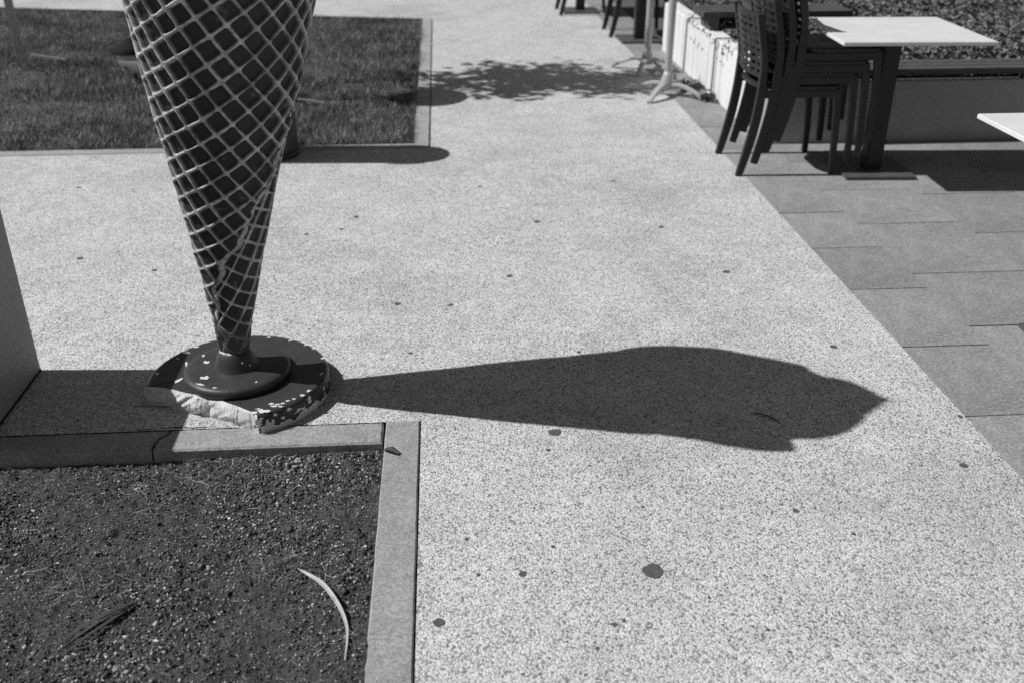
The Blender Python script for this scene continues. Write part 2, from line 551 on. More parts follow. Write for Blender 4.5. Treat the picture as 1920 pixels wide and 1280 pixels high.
# ------------------------------------------------------------------ soil bed
nx, ny = 330, 300
gx = np.linspace(-2.6, KI + 0.01, nx); gy = np.linspace(0.6, KF + 0.01, ny)
X, Y = np.meshgrid(gx, gy)
def soil_h(X, Y):
    X = np.asarray(X, float); Y = np.asarray(Y, float)
    base = -0.030 - 0.004 * np.clip((Y - 2.1) / 0.35, 0, 1) + 0.012 * np.clip((X + 0.55) / 0.35, 0, 1) + 0.020 * np.clip((2.2 - Y) / 0.8, 0, 1)
    return base + 0.034 * fbm(X * 5, Y * 5, 3, 3) + 0.016 * fbm(X * 38, Y * 38, 3, 9) + 0.010 * fbm(X * 120, Y * 120, 2, 5)
Z = np.minimum(soil_h(X, Y), 0.002)
V = np.stack([X, Y, Z], -1).reshape(-1, 3)
ii = (np.arange(ny - 1)[:, None] * nx + np.arange(nx - 1)[None]).ravel()
F = np.stack([ii, ii + 1, ii + 1 + nx, ii + nx], 1)
tag(np_mesh('soil_bed', V, F, M['soil'], smooth=True), 'dark bare soil in the kerbed bed', None, None, 'structure')
box('soil_bed_far', (-9, -1.2, -0.3), (-2.59, KF + 0.02, -0.03), M['soil'])['kind'] = 'structure'
box('soil_bed_near', (-2.6, -1.2, -0.3), (KI + 0.01, 0.61, -0.03), M['soil'])['kind'] = 'structure'

# clods, pebbles and crumbs lying on the soil (uncountable)
ico_v = np.array([(0, 0, 1), (.95, 0, .1), (.3, .9, .15), (-.78, .56, 0), (-.8, -.55, .1), (.31, -.92, 0), (0, 0, -.7)])
ico_f = np.array([(0, 1, 2), (0, 2, 3), (0, 3, 4), (0, 4, 5), (0, 5, 1), (6, 2, 1), (6, 3, 2), (6, 4, 3), (6, 5, 4), (6, 1, 5)])
def rocks(n, x0, x1, y0, y1, smin, smax, power, zf, zk=0.25):
    px = rng.uniform(x0, x1, n); py = rng.uniform(y0, y1, n)
    s = smin + (smax - smin) * rng.random(n) ** power
    den_ = fbm(px * 4.2, py * 4.2, 5, 17) * 1.5                     # crumbs gather in drifts, fines lie between
    s = s * np.clip(1.0 + den_, 0.6, 1.5)
    q = rng.normal(size=(n, 4)); q /= np.linalg.norm(q, axis=1)[:, None]
    w_, a, b, c_ = q.T
    Rm = np.stack([1 - 2 * (b * b + c_ * c_), 2 * (a * b - c_ * w_), 2 * (a * c_ + b * w_), 2 * (a * b + c_ * w_), 1 - 2 * (a * a + c_ * c_), 2 * (b * c_ - a * w_), 2 * (a * c_ - b * w_), 2 * (b * c_ + a * w_), 1 - 2 * (a * a + b * b)], 1).reshape(n, 3, 3)
    vv = ico_v[None] * rng.uniform(0.65, 1.3, (n, 7, 1)) * np.stack([np.ones(n), rng.uniform(.6, 1, n), rng.uniform(.45, .9, n)], 1)[:, None]
    vv = np.einsum('nij,nkj->nki', Rm, vv) * s[:, None, None]
    vv[:, :, 2] *= 0.75
    vv += np.stack([px, py, zf(px, py) + s * zk], 1)[:, None]
    ff = ico_f[None] + (np.arange(n) * 7)[:, None, None]
    return vv.reshape(-1, 3), ff.reshape(-1, 3)
V1, F1 = rocks(85000, -1.75, KI - 0.004, 1.25, KF - 0.004, 0.0011, 0.0060, 2.6, soil_h)
V3, F3 = rocks(45000, -1.6, KI - 0.004, 1.3, KF - 0.004, 0.0008, 0.0022, 1.5, soil_h)
V1, F1 = np.vstack([V1, V3]), np.vstack([F1, F3 + len(V1)])
V2, F2 = rocks(900, -1.7, KI - 0.012, 1.25, KF - 0.012, 0.006, 0.013, 2.5, soil_h, 0.1)
tag(np_mesh('soil_clods', np.vstack([V1, V2]), np.vstack([F1, F2 + len(V1)]), M['clod']), 'crumbs of earth and small pebbles strewn over the soil', 'soil crumbs', None, 'stuff')

# straw, dry grass bits and root threads on the soil
def strips(n, x0, x1, y0, y1, lmin, lmax, wid, zf, centre=None, spread=0.1):
    if centre is None:
        px = rng.uniform(x0, x1, n); py = rng.uniform(y0, y1, n)
    else:
        px = rng.normal(centre[0], spread, n); py = rng.normal(centre[1], spread * .6, n)
    L = rng.uniform(lmin, lmax, n); a = rng.uniform(0, 2 * math.pi, n); cu = rng.normal(0, 0.7, n)
    vs, fs = [], []
    for j in range(4):
        t = (j / 3 - 0.5)
        x_ = px + L * t * np.cos(a + cu * t); y_ = py + L * t * np.sin(a + cu * t)
        x_ = np.minimum(x_, KI - 0.004); y_ = np.minimum(y_, KF - 0.004)
        z_ = zf(x_, y_) + 0.005 + 0.004 * rng.random(n)
        ww = wid * (1 - abs(t) * 1.2)
        dx, dy = -np.sin(a) * ww, np.cos(a) * ww
        vs.append(np.stack([x_ + dx, y_ + dy, z_], 1)); vs.append(np.stack([x_ - dx, y_ - dy, z_ + wid * .7], 1))
    V = np.stack(vs, 1).reshape(-1, 3)
    f_ = np.array([(0, 1, 3, 2), (2, 3, 5, 4), (4, 5, 7, 6)])
    F = (f_[None] + (np.arange(n) * 8)[:, None, None]).reshape(-1, 4)
    return V, F
parts_ = [strips(1500, -1.7, KI, 1.3, KF, 0.008, 0.035, 0.0007, soil_h),
          strips(420, 0, 0, 0, 0, 0.01, 0.05, 0.0008, soil_h, (-0.66, 2.36), 0.13),
          strips(160, 0, 0, 0, 0, 0.01, 0.05, 0.0007, soil_h, (-1.02, 2.32), 0.10),
          strips(120, 0, 0, 0, 0, 0.02, 0.07, 0.0007, soil_h, (-0.92, 1.93), 0.06),
          strips(260, 0, 0, 0, 0, 0.02, 0.07, 0.0009, soil_h, (-0.42, 1.93), 0.05)]
off = 0; VV = []; FF = []
for a, b in parts_:
    VV.append(a); FF.append(b + off); off += len(a)
tag(np_mesh('straw_litter', np.vstack(VV), np.vstack(FF), M['straw']), 'thin dry stalks and root threads littering the soil', 'litter', None, 'stuff')

# ------------------------------------------------------------------ lawn with concrete edging
lawn_edge = tag(empty('lawn_edging', (LAWN_X, LAWN_Y, 0)), 'narrow concrete strips edging the lawn', None, None, 'structure')
LW = 0.098
slab('edging_strip', [(LAWN_X - LW, LAWN_Y + 0.10), (LAWN_X - 0.007, LAWN_Y + 0.10), (LAWN_X - 0.007, LAWN_YB), (LAWN_X - LW, LAWN_YB)], -0.1, 0.004, M['kerb'], lawn_edge, 0.0015, 0.004, 0.08, 11)
slab('edging_strip', [(-2.6, LAWN_Y + 0.008), (LAWN_X - 0.007, LAWN_Y + 0.008), (LAWN_X - 0.007, LAWN_Y + 0.095), (-2.6, LAWN_Y + 0.095)], -0.1, 0.003, M['kerb'], lawn_edge, 0.0015, 0.004, 0.08, 12)
slab('edging_strip', [(-6.5, LAWN_Y + 0.008), (-2.61, LAWN_Y + 0.008), (-2.61, LAWN_Y + 0.095), (-6.5, LAWN_Y + 0.095)], -0.1, 0.005, M['kerb'], lawn_edge, 0.0015, 0.004, 0.08, 13)
lx1, ly0, ly1 = LAWN_X - LW - 0.002, LAWN_Y + 0.098, LAWN_YB + 0.0
def lawn_back(x):
    return LAWN_YB + 0.235 * (LAWN_X - LW - x)        # the far edge runs off obliquely
tag(mesh_obj('lawn_soil', [(-9, ly0, -.018), (lx1, ly0, -.018), (lx1, ly1, -.018), (-9, lawn_back(-9), -.018)], [(0, 1, 2, 3)], M['lawn_soil']), None, None, None, 'structure')
n = 210000
px = lx1 - 0.002 - (rng.random(n) ** 1.25) * 5.2; py = ly0 + 0.002 + rng.random(n) ** 1.15 * (lawn_back(px) - ly0 - .02)
den = fbm(px * 2.2, py * 2.2, 4, 21)
hh = (0.018 + 0.028 * rng.random(n)) * (1 + 1.8 * den) * np.where(rng.random(n) > .96, 1.8, 1) * np.where(np.minimum(lx1 - px, py - ly0) < .05, 1.35, 1)
a = rng.uniform(0, 6.283, n); ln = rng.normal(0, 0.6, n)
wd = 0.0022
dx, dy = np.cos(a) * wd, np.sin(a) * wd
hh = np.where((den < -.07) & (rng.random(n) < .65), hh * .35, hh)
tx = px - np.sin(a) * hh * ln; ty = py + np.cos(a) * hh * ln
tx = np.minimum(tx, lx1 + .028)
b0 = np.stack([px - dx, py - dy, np.full(n, -.018)], 1); b1 = np.stack([px + dx, py + dy, np.full(n, -.018)], 1)
tp = np.stack([tx, ty, -.018 + hh], 1)
V = np.stack([b0, b1, tp], 1).reshape(-1, 3)
F = np.arange(3 * n).reshape(-1, 3)
tag(np_mesh('grass', V, F, M['grass']), 'short patchy lawn grass beyond the pavement', 'grass', None, 'stuff')

# ------------------------------------------------------------------ terrace of stone slabs
terrace = tag(empty('terrace', (TER_X, 0, 0)), 'grey stone slab terrace on the right', None, None, 'structure')
box('mortar_bed', (0, -1.2, -0.08), (6.408, 14, -0.010), M['mortar'], terrace)
cols = [(1.592, 1.912), (1.912, 2.402), (2.402, 2.892), (2.892, 3.382), (3.382, 3.872), (3.872, 4.362), (4.362, 4.852), (4.852, 5.342)]
rows = {0: [0.06, 0.55, 1.04, 1.53, 2.01, 2.498, 2.965, 3.46, 3.905, 4.36, 4.945, 5.45, 5.95, 6.45, 6.95, 7.45, 7.95, 8.45, 8.95, 9.45, 9.95, 10.45, 10.95, 11.45],
        1: [0.2, 0.69, 1.18, 1.67, 2.14, 2.62, 3.11, 3.60, 4.187, 4.68, 5.17, 5.62],
        2: [0.1, 0.59, 1.08, 1.57, 2.06, 2.55, 3.05, 3.55, 4.04, 4.59, 5.09, 5.6]}
base_tile = {}
for ci, (x0, x1) in enumerate(cols):
    ry = rows.get(ci)
    if ry is None:
        o_ = (ci * 0.173) % 0.49
        ry = [o_ + 0.49 * q for q in range(11)] + [5.62]
    for r0, r1 in zip(ry[:-1], ry[1:]):
        if r1 - r0 < 0.03: continue
        key = (round(x1 - x0, 3), round(r1 - r0, 3))
        jg = 0.0030
        if key not in base_tile:
            bm = bmesh.new()
            add_box(bm, (0.0010, jg, -0.03), (x1 - x0 - 0.0010, r1 - r0 - jg, 0.0))
            bmesh.ops.bevel(bm, geom=[e for e in bm.edges if all(vv.co.z > -0.001 for vv in e.verts)], offset=0.0005, segments=1, affect='EDGES')
            me = bpy.data.meshes.new('paving_stone')
            bm.to_mesh(me); bm.free()
            me.materials.append(M['tile'])
            base_tile[key] = me
        o = bpy.data.objects.new('paving_stone', base_tile[key])
        o.location = (x0 - TER_X, r0, 0.0015 + random.uniform(-0.0006, 0.0006))
        o.rotation_euler = (random.uniform(-.0015, .0015), random.uniform(-.0015, .0015), 0)
        link(o, terrace)

# ------------------------------------------------------------------ raised planter with white side wall
WX, WY0, WY1, WZ = 1.872, 5.547, 8.45, 0.372
planter = tag(empty('planter_wall', (WX, WY0, 0)), 'low rendered wall enclosing raised ivy bed, side bright white, dark plank cap', 'wall')
for a, b in ((0.128, 1.165), (1.171, 2.05), (2.056, 2.90)):
    box('side_panel', (0, a, -0.05), (0.12, b, WZ + 0.018), M['white_wall'], planter, bevel=0.006)
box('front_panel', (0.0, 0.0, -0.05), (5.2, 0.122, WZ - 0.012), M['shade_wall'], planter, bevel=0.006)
box('back_panel', (0.124, 2.78, -0.05), (5.2, 2.90, WZ), M['white_wall'], planter, bevel=0.006)
for i in range(3):
    y0 = -0.045 + i * 0.088
    box('cap_plank', (0.0 + 0.13, y0, WZ + 0.028), (5.2, y0 + 0.081, WZ + 0.062), M['wood'], planter, bevel=0.004)
    y0 = 1.50 + i * 0.115
    box('bench_plank', (-0.03, y0, WZ + 0.110), (1.05, y0 + 0.106, WZ + 0.150), M['wood'], planter, bevel=0.004)
for x_ in (0.03, 0.90):
    box('bench_bearer', (x_, 1.52, WZ - 0.06 if x_ > .1 else WZ + 0.019), (x_ + 0.06, 1.80, WZ + 0.1095), M['wood'], planter)
for x_ in (0.3, 1.5, 2.7, 3.9):
    box('cap_bearer', (x_, 0.0, WZ - 0.010), (x_ + 0.05, 0.2, WZ + 0.027), M['wood'], planter)
box('bed_earth', (0.121, 0.123, 0.0), (5.2, 2.779, 0.30), M['soil'], planter)

def leaf_cards(n, pos, nrm, size, elong=1.25, fold=0.25):
    """small folded leaves: 2 quads each (6 verts)"""
    r1 = rng.normal(size=(n, 3)); t = np.cross(nrm, r1); t /= np.linalg.norm(t, axis=1)[:, None]
    b = np.cross(nrm, t)
    s = size[:, None]
    u = t * s * elong; w_ = b * s * .55; d = nrm * s * fold
    P = [pos - u * .5, pos + u * .55, pos + w_ * .9 + d + u * .18, pos - w_ * .9 + d + u * .18, pos + w_ * .75 + d - u * .3, pos - w_ * .75 + d - u * .3]
    V = np.stack(P, 1).reshape(-1, 3)
    f_ = np.array([(0, 4, 2, 1), (0, 1, 3, 5)])
    F = (f_[None] + (np.arange(n) * 6)[:, None, None]).reshape(-1, 4)
    return V, F
n = 85000
px = rng.uniform(1.98, 6.6, n); py = rng.uniform(5.68, 8.42, n)
hz = 0.40 + 0.16 * (fbm(px * 2.6, py * 2.6, 4, 40) + .25)
pz = hz - 0.10 * rng.random(n) ** 2
edge = np.clip((py - 5.74) / 0.12, 0.0, 1)
pz = np.where(edge < 1, 0.36 + (pz - .36) * edge, pz)
nr = rng.normal(0, .55, (n, 3)); nr[:, 2] = 0.8; nr /= np.linalg.norm(nr, axis=1)[:, None]
V1, F1 = leaf_cards(n, np.stack([px, py, pz], 1), nr, rng.uniform(.012, .027, n))
n2 = 90                                   # trailing over the white wall
py = 6.35 + 1.2 * rng.random(n2) ** 1.3; dz = rng.random(n2) ** 2.5 * 0.14
px = WX - 0.02 - 0.012 * rng.random(n2); pz = WZ + 0.035 - dz
keep = fbm(py * 7, dz * 9, 2, 60) > -0.03
px = np.where(rng.random(n2) < .45, px + .1 * rng.random(n2), px); pz = np.where(px > WX - .018, WZ + .05 + .02 * rng.random(n2), pz)
nr = rng.normal(0, .4, (n2, 3)); nr[:, 0] = -0.7; nr[:, 2] += .4; nr /= np.linalg.norm(nr, axis=1)[:, None]
V2, F2 = leaf_cards(keep.sum(), np.stack([px, py, pz], 1)[keep], nr[keep], rng.uniform(.014, .026, n2)[keep])
tag(np_mesh('ivy', np.vstack([V1, V2]), np.vstack([F1, F2 + len(V1)]), M['ivy']), 'ivy ground cover filling the raised bed', 'ivy', None, 'stuff')

# weeds at the foot of the white wall
def weed(name, loc, n_, hgt, spread, label):
    ps = rng.normal(0, spread, (n_, 3)); ps[:, 2] = np.abs(rng.normal(0, hgt * .5, n_)) + .012
    nr_ = rng.normal(0, .6, (n_, 3)); nr_[:, 2] = .6; nr_ /= np.linalg.norm(nr_, axis=1)[:, None]
    ps[:, 0] = np.minimum(ps[:, 0], WX - loc[0] - .02)
    V_, F_ = leaf_cards(n_, ps, nr_, rng.uniform(.02, .04, n_))
    # stalks reaching every tuft so that leaves stand on something
    root = empty(name, loc)
    tag(root, label, 'weed', 'weeds at the foot of the white wall')
    np_mesh('leaves', V_, F_, M['ivy'], root)
    bm = bmesh.new()
    for q in range(7):
        e = ps[rng.integers(0, n_)]
        add_sweep(bm, [(0, 0, 0), (e[0] * .5, e[1] * .5, e[2] * .7), tuple(e)], circ(.0015, 5))
    bm_obj('stalk', bm, M['ivy'], root)
weed('weed', (1.80, 6.62, 0), 60, .035, .035, 'small weed by the dark joint at the foot of the white wall')
weed('weed', (1.76, 6.98, 0), 80, .05, .05, 'bushier weed behind the nearer parasol post against the white wall')

# ------------------------------------------------------------------ ice cream cone statue
CX, CY = -0.692, 2.815
statue = tag(empty('ice_cream_statue', (CX, CY, 0)), 'tall dark waffle ice cream cone statue on a broken round base', 'statue')
LEAN = math.atan(0.088)

# --- base disc (broken on the camera side), from its plan outline
half = 0.287
outl = []
for i in range(120):
    a = 2 * math.pi * i / 120
    r_ = half * (1 + 0.004 * math.sin(3 * a + 1))
    outl.append([r_ * math.cos(a), r_ * math.sin(a)])
outl = np.array(outl)
# break line from left rim to front, uneven: the points in front of it are pushed back on to it
brk = np.array([(-0.292, -0.062), (-0.230, -0.076), (-0.178, -0.097), (-0.140, -0.118), (-0.100, -0.132), (-0.063, -0.144), (-0.030, -0.166), (0.004, -0.190), (0.040, -0.214), (0.086, -0.249)])
front = [p for p in outl if not (p[0] < 0.090 and p[1] < np.interp(p[0], brk[:, 0], brk[:, 1]) + 0.002)]
# ordered: start after the break's right end, go counter-clockwise to its left end
ang = lambda p: (math.atan2(p[1], p[0]) - math.atan2(-0.249, 0.092)) % (2 * math.pi)
front.sort(key=ang)
bl = [(brk[0] * (1 - t) + brk[1] * t) for t in (0.0,)]
bfine = []
r7 = random.Random(3)
for i in range(len(brk) - 1):
    for q in range(8):
        p = brk[i] * (1 - q / 8) + brk[i + 1] * q / 8
        bfine.append(p + np.array([r7.uniform(-.0006, .0006), r7.uniform(-.0012, .0012)]))
bfine.append(brk[-1])
front = [p for p in front if math.hypot(*p) > .1]
bfine[-1] = np.array(front[0]); bfine[0] = np.array(front[-1])
TOPZ = 0.064
rim = np.array(front)
nR = len(rim)
# painted skin: top cap + rounded shoulder + rim side
v, f = [], []
rings = [(0.0, 0.004), (0.0, TOPZ - 0.016), (0.004, TOPZ - 0.006), (0.013, TOPZ)]
for ins, z in rings:
    for p in rim:
        s_ = 1 - ins / half
        v.append((p[0] * s_, p[1] * s_, z))
for k_ in range(3):
    for i in range(nR - 1):
        f.append((k_ * nR + i, k_ * nR + i + 1, (k_ + 1) * nR + i + 1, (k_ + 1) * nR + i))
tb = len(v)
bt = [(p[0] * .985, p[1] * .985 + 0.004, TOPZ + r7.uniform(-.0015, .0)) for p in bfine]
v += bt
cidx = len(v)
v.append((0, 0.03, TOPZ))
loop = [3 * nR + i for i in range(nR)] + [tb + i for i in range(len(bt))]
for i in range(len(loop)):
    f.append((loop[i], loop[(i + 1) % len(loop)], cidx))
disc = mesh_obj('base_disc', v, f, M['enamel'], statue)
for p_ in disc.data.polygons:
    p_.use_smooth = len(p_.vertices) == 4
# raw broken face: rows from the top edge down to the ground, bulging out unevenly
v, f = [], []
m = len(bfine); rowsN = 12
left_bot = np.array([(-0.300, -0.092)]); 
for k_ in range(rowsN + 1):
    t = k_ / rowsN
    for i, p in enumerate(bfine):
        s_ = i / (m - 1)
        out = (0.002 + 0.016 * s_) * t + 0.020 * math.sin(min(1, t * 1.15) * math.pi) * float(vnoise(np.array([s_ * 11.0]), np.array([t * 2.2]), 5)[0])
        out += 0.011 * (float(vnoise(np.array([s_ * 19.0 + t * 5]), np.array([t * 4.3 + s_ * 13]), 8)[0]) - .5) * (1 if 0 < k_ else 0)
        out *= (1 - s_ ** 10) * min(1, s_ * 12)
        nrm = np.array([-0.42, -0.90])
        q = p * (.985 if k_ == 0 else 1) + nrm * out
        v.append((q[0], q[1] + (0.004 if k_ == 0 else 0), TOPZ * (1 - t) - (0.003 * t) + (-.0004 if k_ == 0 else 0)))
for k_ in range(rowsN):
    for i in range(m - 1):
        f.append((k_ * m + i, k_ * m + i + 1, (k_ + 1) * m + i + 1, (k_ + 1) * m + i))
brkface = mesh_obj('broken_edge', v, f, M['broken'], statue, False)
brkface['label'] = 'raw pale concrete where the base has broken off'
# lumpy mortar skirt left under the break
def chip(parent, x, y, z, rx, ry, rz, seed, tilt=(0, 0)):
    o = bpy.data.objects.new('paint_chip', blob_mesh('paint_chip', rx, ry, M['chip'], 0.0007, 18, 0.45, seed))
    o.location = (x, y, z)
    o.rotation_euler = (tilt[0], tilt[1], rz)
    link(o, parent)
DC = [(-.205, .163, .016, .009), (-.176, .2, .008, .006), (-.182, .078, .004, .018), (-.182, -.03, .007, .018), (.138, .226, .008, .005), (.195, .19, .007, .005),
      (.224, .161, .006, .005), (.262, .089, .006, .006), (.224, -.152, .008, .006), (.135, -.197, .008, .006), (.154, -.202, .007, .005), (.169, -.197, .007, .005),
      (.118, -.238, .020, .010), (.09, -.246, .012, .007), (.183, -.182, .007, .004), (.268, -.018, .004, .010), (.145, -.212, .010, .005), (.10, -.225, .007, .004), (.20, -.172, .006, .004),
      (.24, -.125, .005, .008), (-.262, .02, .005, .010), (-.22, .12, .006, .004), (.06, .255, .007, .004), (.165, -.215, .008, .004)]
for i, (x, y, rx, ry) in enumerate(DC):
    chip(disc, x, y, TOPZ + 0.0006, rx, ry, random.uniform(-.5, .5), 40 + i)
# bare band low on the rim, front right
v, f = [], []
N = 44
for i in range(N + 1):
    a = R(-68 + 62 * i / N)
    top = 0.022 + 0.012 * math.sin(i * .5) * math.sin(i * .21 + 1) + random.uniform(-.004, .004)
    top *= min(1, (N - i) / 8)
    for z in (0.0, max(.003, top)):
        v.append(((half + .0022) * math.cos(a), (half + .0022) * math.sin(a), z + .001))
for i in range(N):
    f.append((2 * i, 2 * i + 2, 2 * i + 3, 2 * i + 1))
mesh_obj('bare_rim', v, f, M['broken'], disc)
random.seed(12)
for i in range(30):
    a = R(random.uniform(-72, 12)); z = random.uniform(.018, .056)
    o = bpy.data.objects.new('paint_chip', blob_mesh('paint_chip', random.uniform(.003, .011), random.uniform(.003, .008), M['chip'], 0.0007, 14, 0.5, 80 + i))
    o.location = ((half + .0012) * math.cos(a), (half + .0012) * math.sin(a), z)
    o.rotation_euler = (R(90), 0, a + R(90))
    link(o, disc)

# --- second tier and hub
tier = lathe('tier', [(.160, .060), (.168, .072), (.169, .082), (.166, .090), (.158, .0955), (.145, .098), (.10, .0995), (.04, .100)], M['enamel'], statue, 96)
for i, (x, y, rx, ry) in enumerate([(-.1, .02, .010, .009), (-.084, -.083, .013, .011), (-.09, -.118, .014, .006), (-.042, -.143, .007, .004), (.081, -.118, .004, .004), (-.12, .07, .005, .007)]):
    r_ = math.hypot(x, y)
    chip(tier, x, y, 0.1002 if r_ < .12 else (0.0985 if r_ < .146 else 0.0972), rx, ry, random.uniform(-.5, .5), 120 + i)
hub = lathe('hub', [(.074, .096), (.071, .100), (.066, .112), (.061, .128), (.056, .142), (.049, .153), (.044, .160), (.030, .163)], M['enamel'], statue, 64)
for i, (a, z, r_) in enumerate([(-150, .158, .0455), (-128, .1595, .0455), (-105, .159, .0455), (-40, .118, .0655), (-60, .132, .062)]):
    o = bpy.data.objects.new('paint_chip', blob_mesh('paint_chip', .012 if z > .15 else .003, .0035, M['chip'], 0.0008, 14, 0.4, 140 + i))
    a_ = R(a)
    o.location = (r_ * math.cos(a_), r_ * math.sin(a_), z)
    o.rotation_euler = (R(62), 0, a_ + R(90))
    link(o, hub)

# --- rolled waffle cone: one spiral sheet whose grid is square on the unrolled sheet
PZ = np.array([.150, .242, .425, .599, .764, .92, 1.069, 1.19, 1.27, 1.345])
PR = np.array([.042, .0555, .0855, .119, .1535, .188, .2155, .2365, .253, .268])
VIEW = R(13.7)
SZ = np.array([.14, .17, .28, .39, .43, .468, .507, .556, .60, .63, .67, .715, .75, .81, .945, 1.05, 1.35])
SP = np.array([-63, -63, -60, -45, -33, -23, -14, 6, 17.6, 20, 27, 40, 51.5, 54, 70, 84, 112])
nu, nv = 560, 540
zz = np.linspace(PZ[0], PZ[-1], nv)
rr = np.interp(zz, PZ, PR)
ps = np.radians(np.interp(zz, SZ, SP)) + VIEW
ps = ps + (0.0030 * np.sin(zz * 61) + 0.0022 * np.sin(zz * 139 + 1) + 0.006 * (vnoise(zz * 45, zz * 0, 91) - .5)) / rr          # ragged sheet edge
uu = np.linspace(0, 1, nu)
PH = ps[:, None] - 2 * math.pi * (1 - uu)[None]
ZZ = np.repeat(zz[:, None], nu, 1); RR = np.repeat(rr[:, None], nu, 1)
sinh = 0.1855
rho = (ZZ + 0.076) / math.cos(math.asin(sinh))
al = sinh * (PH - VIEW) + R(-7)
gxx = rho * np.sin(al); gyy = rho * np.cos(al)
wob = 0.004
gA = (gxx - gyy) * 0.7071 + wob * (vnoise(gxx * 14, gyy * 14, 31) - .5)
gB = (gxx + gyy) * 0.7071 + wob * (vnoise(gxx * 14, gyy * 14, 37) - .5)
CELL = 0.0535
dA = np.abs((gA / CELL) % 1 - 0.5) * CELL; dB = np.abs((gB / CELL) % 1 - 0.5) * CELL   # 0 at pocket centre
# rounded square pockets
hw = CELL / 2 - 0.0026
rc = 0.0085
qx = np.maximum(dA - (hw - rc), 0); qy = np.maximum(dB - (hw - rc), 0)
sd = np.hypot(qx, qy) - rc + np.minimum(np.maximum(dA - (hw - rc), dB - (hw - rc)), 0) + rc * 0
sd = sd + 0.0018 * (vnoise(gxx * 60, gyy * 60, 44) - .5) + 0.0036 * (vnoise(gxx * 13, gyy * 13, 46) - .5)
def sstep(a, b, x):
    t = np.clip((x - a) / (b - a), 0, 1)
    return t * t * (3 - 2 * t)
rid = sstep(-0.0050, 0.0010, sd)
# flat worn margins: beside the seam and at the smooth foot
arc0 = uu[None] * 2 * math.pi * RR                        # distance right of the seam
arc1 = (1 - uu)[None] * 2 * math.pi * RR                  # distance left of the seam
mw = np.clip(RR / 0.13, .35, 1.1)
marg = 1 - sstep(0.018, 0.030, arc0 / mw + 0.014 * (vnoise(ZZ * 30, PH * 2, 51) - .5))
rid = np.maximum(rid, marg * 0.92)
foot = 1 - sstep(.20, .30, ZZ + 0.03 * (vnoise(ZZ * 20, PH * 1.5, 53) - .5))
depth = 0.0120 * np.clip(RR / 0.15, .55, 1.0) * (1 - foot)
disp = (rid - 1) * depth + 0.004 * fbm(gxx * 11, gyy * 11, 3, 61)
disp += 0.013 * uu[None] * np.clip(RR / .12, .35, 1)      # spiral thickness of the rolled sheet
colr = np.clip(rid - 0.12, 0, 1) / .88 * (1 - foot * 0.72) + foot * 0.10
# upper faces stay more worn, a few broken bits
colr = colr * np.clip(0.50 + 1.0 * (vnoise(gxx * 24, gyy * 24, 71)), 0, 1)
colr = colr * np.clip(1.6 - 1.1 * vnoise(gxx * 75, gyy * 75, 77), 0.35, 1)               # bits rubbed off the ridges
scuff = sstep(.74, .92, fbm(gxx * 16, gyy * 34, 3, 83) + .5)
colr = np.maximum(colr, 0.30 * scuff)                                                    # pale scuffs in the pockets
Rf = RR + disp
cb, sb = np.cos(PH), np.sin(PH)
V = np.stack([Rf * sb, -Rf * cb, ZZ - .15], -1).reshape(-1, 3)
ii = (np.arange(nv - 1)[:, None] * nu + np.arange(nu - 1)[None]).ravel()
F = np.stack([ii, ii + 1, ii + 1 + nu, ii + nu], 1)
seam = np.arange(nv - 1) * nu
F = np.vstack([F, np.stack([seam + nu - 1, seam, seam + nu, seam + nu + nu - 1], 1)])
cone = np_mesh('waffle_cone', V, F, M['waffle'], statue, smooth=True, attr={'ridge': colr.reshape(-1)})
cone.location = (0.0, 0.0, .15)
cone.rotation_euler = (0, LEAN, 0)

# --- soft-serve swirl above the cone (out of the frame, its shadow lies on the pavement)
zk = np.array([1.30, 1.38, 1.5, 1.62, 1.74, 1.84, 1.88, 1.96, 2.04, 2.1, 2.16])
rk = np.array([.262, 0.298, 0.308, 0.302, 0.263, 0.204, 0.165, 0.131, 0.081, 0.035, 0.0015])
xk = np.array([.04, 0.062, 0.065, 0.068, 0.036, 0.019, 0.018, 0.018, 0.008, 0.002, 0])
yk = np.array([-.006, 0.007, -0.017, -0.071, -0.075, -0.078, -0.069, -0.059, -0.067, -0.076, -0.079])
ns, na = 220, 300
zz = np.linspace(zk[0], zk[-1], ns)
aa = np.linspace(0, 2 * math.pi, na, endpoint=False)
A_, Z_ = np.meshgrid(aa, zz)
r_ = np.interp(Z_, zk, rk)
ph = (Z_ - 1.30) / 0.27 + A_ / (2 * math.pi)
saw = 1 - 0.02 * np.exp(-((ph % 1 - 0.5) / 0.10) ** 2)
r_ = r_ * saw
Ad = (np.degrees(A_) + 180) % 360 - 180
# free ends of the swirled ribbon: abrupt steps in the outline
gx_ = r_ * np.cos(A_) + np.interp(Z_, zk, xk) + 0.973 * Z_
near_ = (Ad > -130) & (Ad < 0) & (Z_ < 1.78)
r_ = r_ + near_ * (0.008 * np.clip((gx_ - 1.55) / .12, 0, 1) * (gx_ < 1.70) - 0.05 * (gx_ >= 1.70) * np.clip(1 - (gx_ - 1.70) / .3, 0, 1))
far_ = (Ad > 20) & (Ad < 140) & (Z_ < 1.86)
r_ = r_ + far_ * (0.010 * np.clip((gx_ - 1.75) / .12, 0, 1) * (gx_ < 1.90) - 0.012 * (gx_ >= 1.90))
r_ = np.maximum(r_, 0.001)
V = np.stack([r_ * np.cos(A_) + np.interp(Z_, zk, xk) + 0.088 * Z_, r_ * np.sin(A_) + np.interp(Z_, zk, yk), Z_], -1).reshape(-1, 3)
idx = np.arange(ns * na).reshape(ns, na)
F = np.stack([idx[:-1], np.roll(idx, -1, 1)[:-1], np.roll(idx, -1, 1)[1:], idx[1:]], -1).reshape(-1, 4)
sw = np_mesh('soft_serve', V, F, M['cream'], statue, smooth=True)
